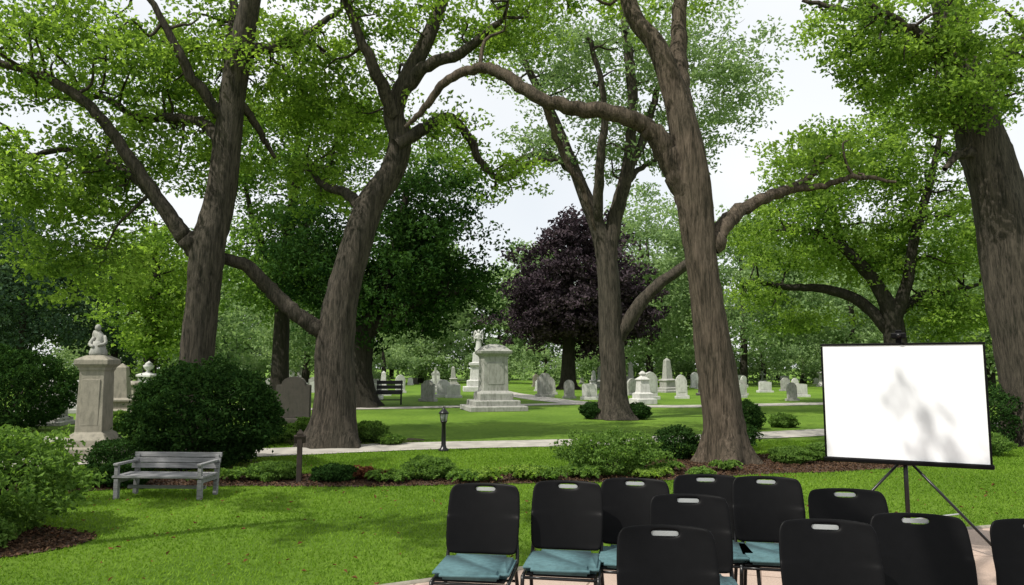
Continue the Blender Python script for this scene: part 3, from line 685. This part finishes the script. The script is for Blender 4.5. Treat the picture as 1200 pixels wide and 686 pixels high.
# ------------------------------------------------------------------ chairs
def chair_mesh():
    b = B()
    nx, nz = 14, 16; bm = bmesh.new(); grid = {}
    for j in range(nz+1):
        v = j/nz
        for i in range(nx+1):
            u = i/nx*2-1; wv = .214+.010*math.sin(v*math.pi)
            if v > .88: wv *= 1-.10*((v-.88)/.12)**2
            if v < .1: wv *= 1-.08*((.1-v)/.1)**2
            zt = v*.40-.010*(abs(u)**3)*(1 if v > .5 else -1)
            lean = .10*v+.02*v*v; curve = -.035*(u*u)
            grid[i, j] = bm.verts.new((u*wv, .19+lean+curve, .465+zt))
    for j in range(nz):
        for i in range(nx):
            if j == 14 and 5 <= i <= 8: continue
            bm.faces.new((grid[i, j], grid[i+1, j], grid[i+1, j+1], grid[i, j+1]))
    for i in (5, 9): grid[i, 14].co.z += .006
    for i in (6, 7, 8): grid[i, 15].co.z += .003
    me = bpy.data.meshes.new('t'); bm.to_mesh(me); bm.free(); ob = bpy.data.objects.new('t', me); link(ob)
    so = ob.modifiers.new('s', 'SOLIDIFY'); so.thickness = .016; so.offset = 0
    ss = ob.modifiers.new('u', 'SUBSURF'); ss.levels = 2; ss.render_levels = 2
    dg = bpy.context.evaluated_depsgraph_get(); me2 = bpy.data.meshes.new_from_object(ob.evaluated_get(dg))
    bb = bmesh.new(); bb.from_mesh(me2); b.merge(bb, 'black', True); bpy.data.objects.remove(ob); bpy.data.meshes.remove(me2)
    zc = .465+.40*(14.5/16); yc = .19+.10*.906+.014
    b.box((0, yc+.006, zc), (.122, .004, .022), 'rim', .001)
    # seat
    sb = bmesh.new(); bmesh.ops.create_cube(sb, size=1); bmesh.ops.scale(sb, vec=(.43, .41, .045), verts=sb.verts)
    bmesh.ops.bevel(sb, geom=[e for e in sb.edges if abs(e.verts[0].co.z-e.verts[1].co.z) > .01], offset=.05, segments=4, affect='EDGES')
    bmesh.ops.bevel(sb, geom=[e for e in sb.edges if abs(e.verts[0].co.z-e.verts[1].co.z) < .001 and len(e.link_faces) == 2 and e.calc_face_angle(0) > 1], offset=.016, segments=3, affect='EDGES')
    bmesh.ops.translate(sb, vec=(0, -.02, .447), verts=sb.verts); b.merge(sb, 'teal', True)
    b.box((0, -.02, .417), (.39, .37, .012), 'black', .004)
    for sx in (-1, 1):
        x = sx*.212
        b.tube([(x+sx*.015, -.235, .012), (x+sx*.006, -.215, .25), (x, -.20, .41)], .0115, 'metal', 8, 4)
        b.tube([(x, -.20, .405), (x, 0, .41), (x, .16, .42), (x-sx*.004, .205, .5), (x-sx*.018, .25, .68)], .0115, 'metal', 8, 4)
        b.tube([(x+sx*.015, .27, .012), (x+sx*.005, .18, .25), (x, .10, .41)], .0115, 'metal', 8, 4)
        for fy in (-.235, .27): b.lathe([(.015, 0), (.015, .03), (.012, .035)], 'black', 10, c=(x+sx*.015, fy, 0))
    b.tube([(-.21, -.2, .40), (0, -.2, .40), (.21, -.2, .40)], .009, 'metal', 8, 2)
    b.tube([(-.215, .145, .33), (0, .145, .33), (.215, .145, .33)], .008, 'metal', 8, 2)
    return b.mesh('stacking_chair')
cm = chair_mesh()
for x, y, rz in [(-.165, 4.56, -.14), (.35, 4.66, -.17), (.79, 4.77, -.2), (1.29, 4.93, -.1), (.99, 4.17, -.12), (1.66, 4.84, -.21), (1.96, 4.36, -.16),
                 (.69, 3.36, -.10), (1.47, 3.49, -.18), (1.97, 3.63, -.22), (2.47, 3.49, -.24)]:
    o_ = bpy.data.objects.new('stacking_chair', cm); o_.rotation_euler = (0, 0, rz)
    o_.location = (x+.28*math.sin(rz), y-.28*math.cos(rz), .021); link(o_)

# ------------------------------------------------------------------ light, sky, camera
az = np.array([-.80, -.60]); elev = math.radians(54)
az = az/np.linalg.norm(az)
sd = Vector((az[0]*math.cos(elev), az[1]*math.cos(elev), math.sin(elev)))
l = bpy.data.lights.new('sun', 'SUN'); l.energy = 5.0; l.angle = math.radians(.53); l.color = (1, .95, .86)
lo = bpy.data.objects.new('sun', l); lo.rotation_euler = sd.to_track_quat('Z', 'Y').to_euler(); lo.location = (0, 0, 40); link(lo)
w = bpy.data.worlds.new('World'); S.world = w; w.use_nodes = True; nt = w.node_tree; nt.nodes.clear()
out = nt.nodes.new('ShaderNodeOutputWorld'); bg = nt.nodes.new('ShaderNodeBackground'); bg.inputs[1].default_value = .15
sky = nt.nodes.new('ShaderNodeTexSky'); sky.sky_type = 'NISHITA'; sky.sun_disc = False; sky.sun_elevation = elev
sky.sun_rotation = math.atan2(az[0], az[1]) % (2*math.pi); sky.dust_density = 2.5; sky.air_density = 1.0
tc = nt.nodes.new('ShaderNodeTexCoord'); nz = nt.nodes.new('ShaderNodeTexNoise'); nz.inputs['Scale'].default_value = 2.2; nz.inputs['Detail'].default_value = 3
nt.links.new(tc.outputs['Generated'], nz.inputs['Vector'])
f = ramp(nt, nz.outputs[0], [(0.3, (.7, .7, .7)), (0.65, (.96, .96, .96))])
nt.links.new(mixc(nt, f, sky.outputs[0], (7.0, 7.15, 7.2)), bg.inputs[0]); nt.links.new(bg.outputs[0], out.inputs[0])
cam = bpy.data.cameras.new('camera'); cam.lens = 25.5; cam.sensor_width = 36; cam.clip_end = 1500
co = bpy.data.objects.new('camera', cam); co.location = (0, 0, 1.6); co.rotation_euler = (math.radians(90+5.84), 0, 0); link(co); S.camera = co
S.view_settings.view_transform = 'Standard'; S.view_settings.look = 'None'; S.view_settings.exposure = 0
print('faces', sum(len(o.data.polygons) for o in bpy.data.objects if o.type == 'MESH'), 'stones', cnt)
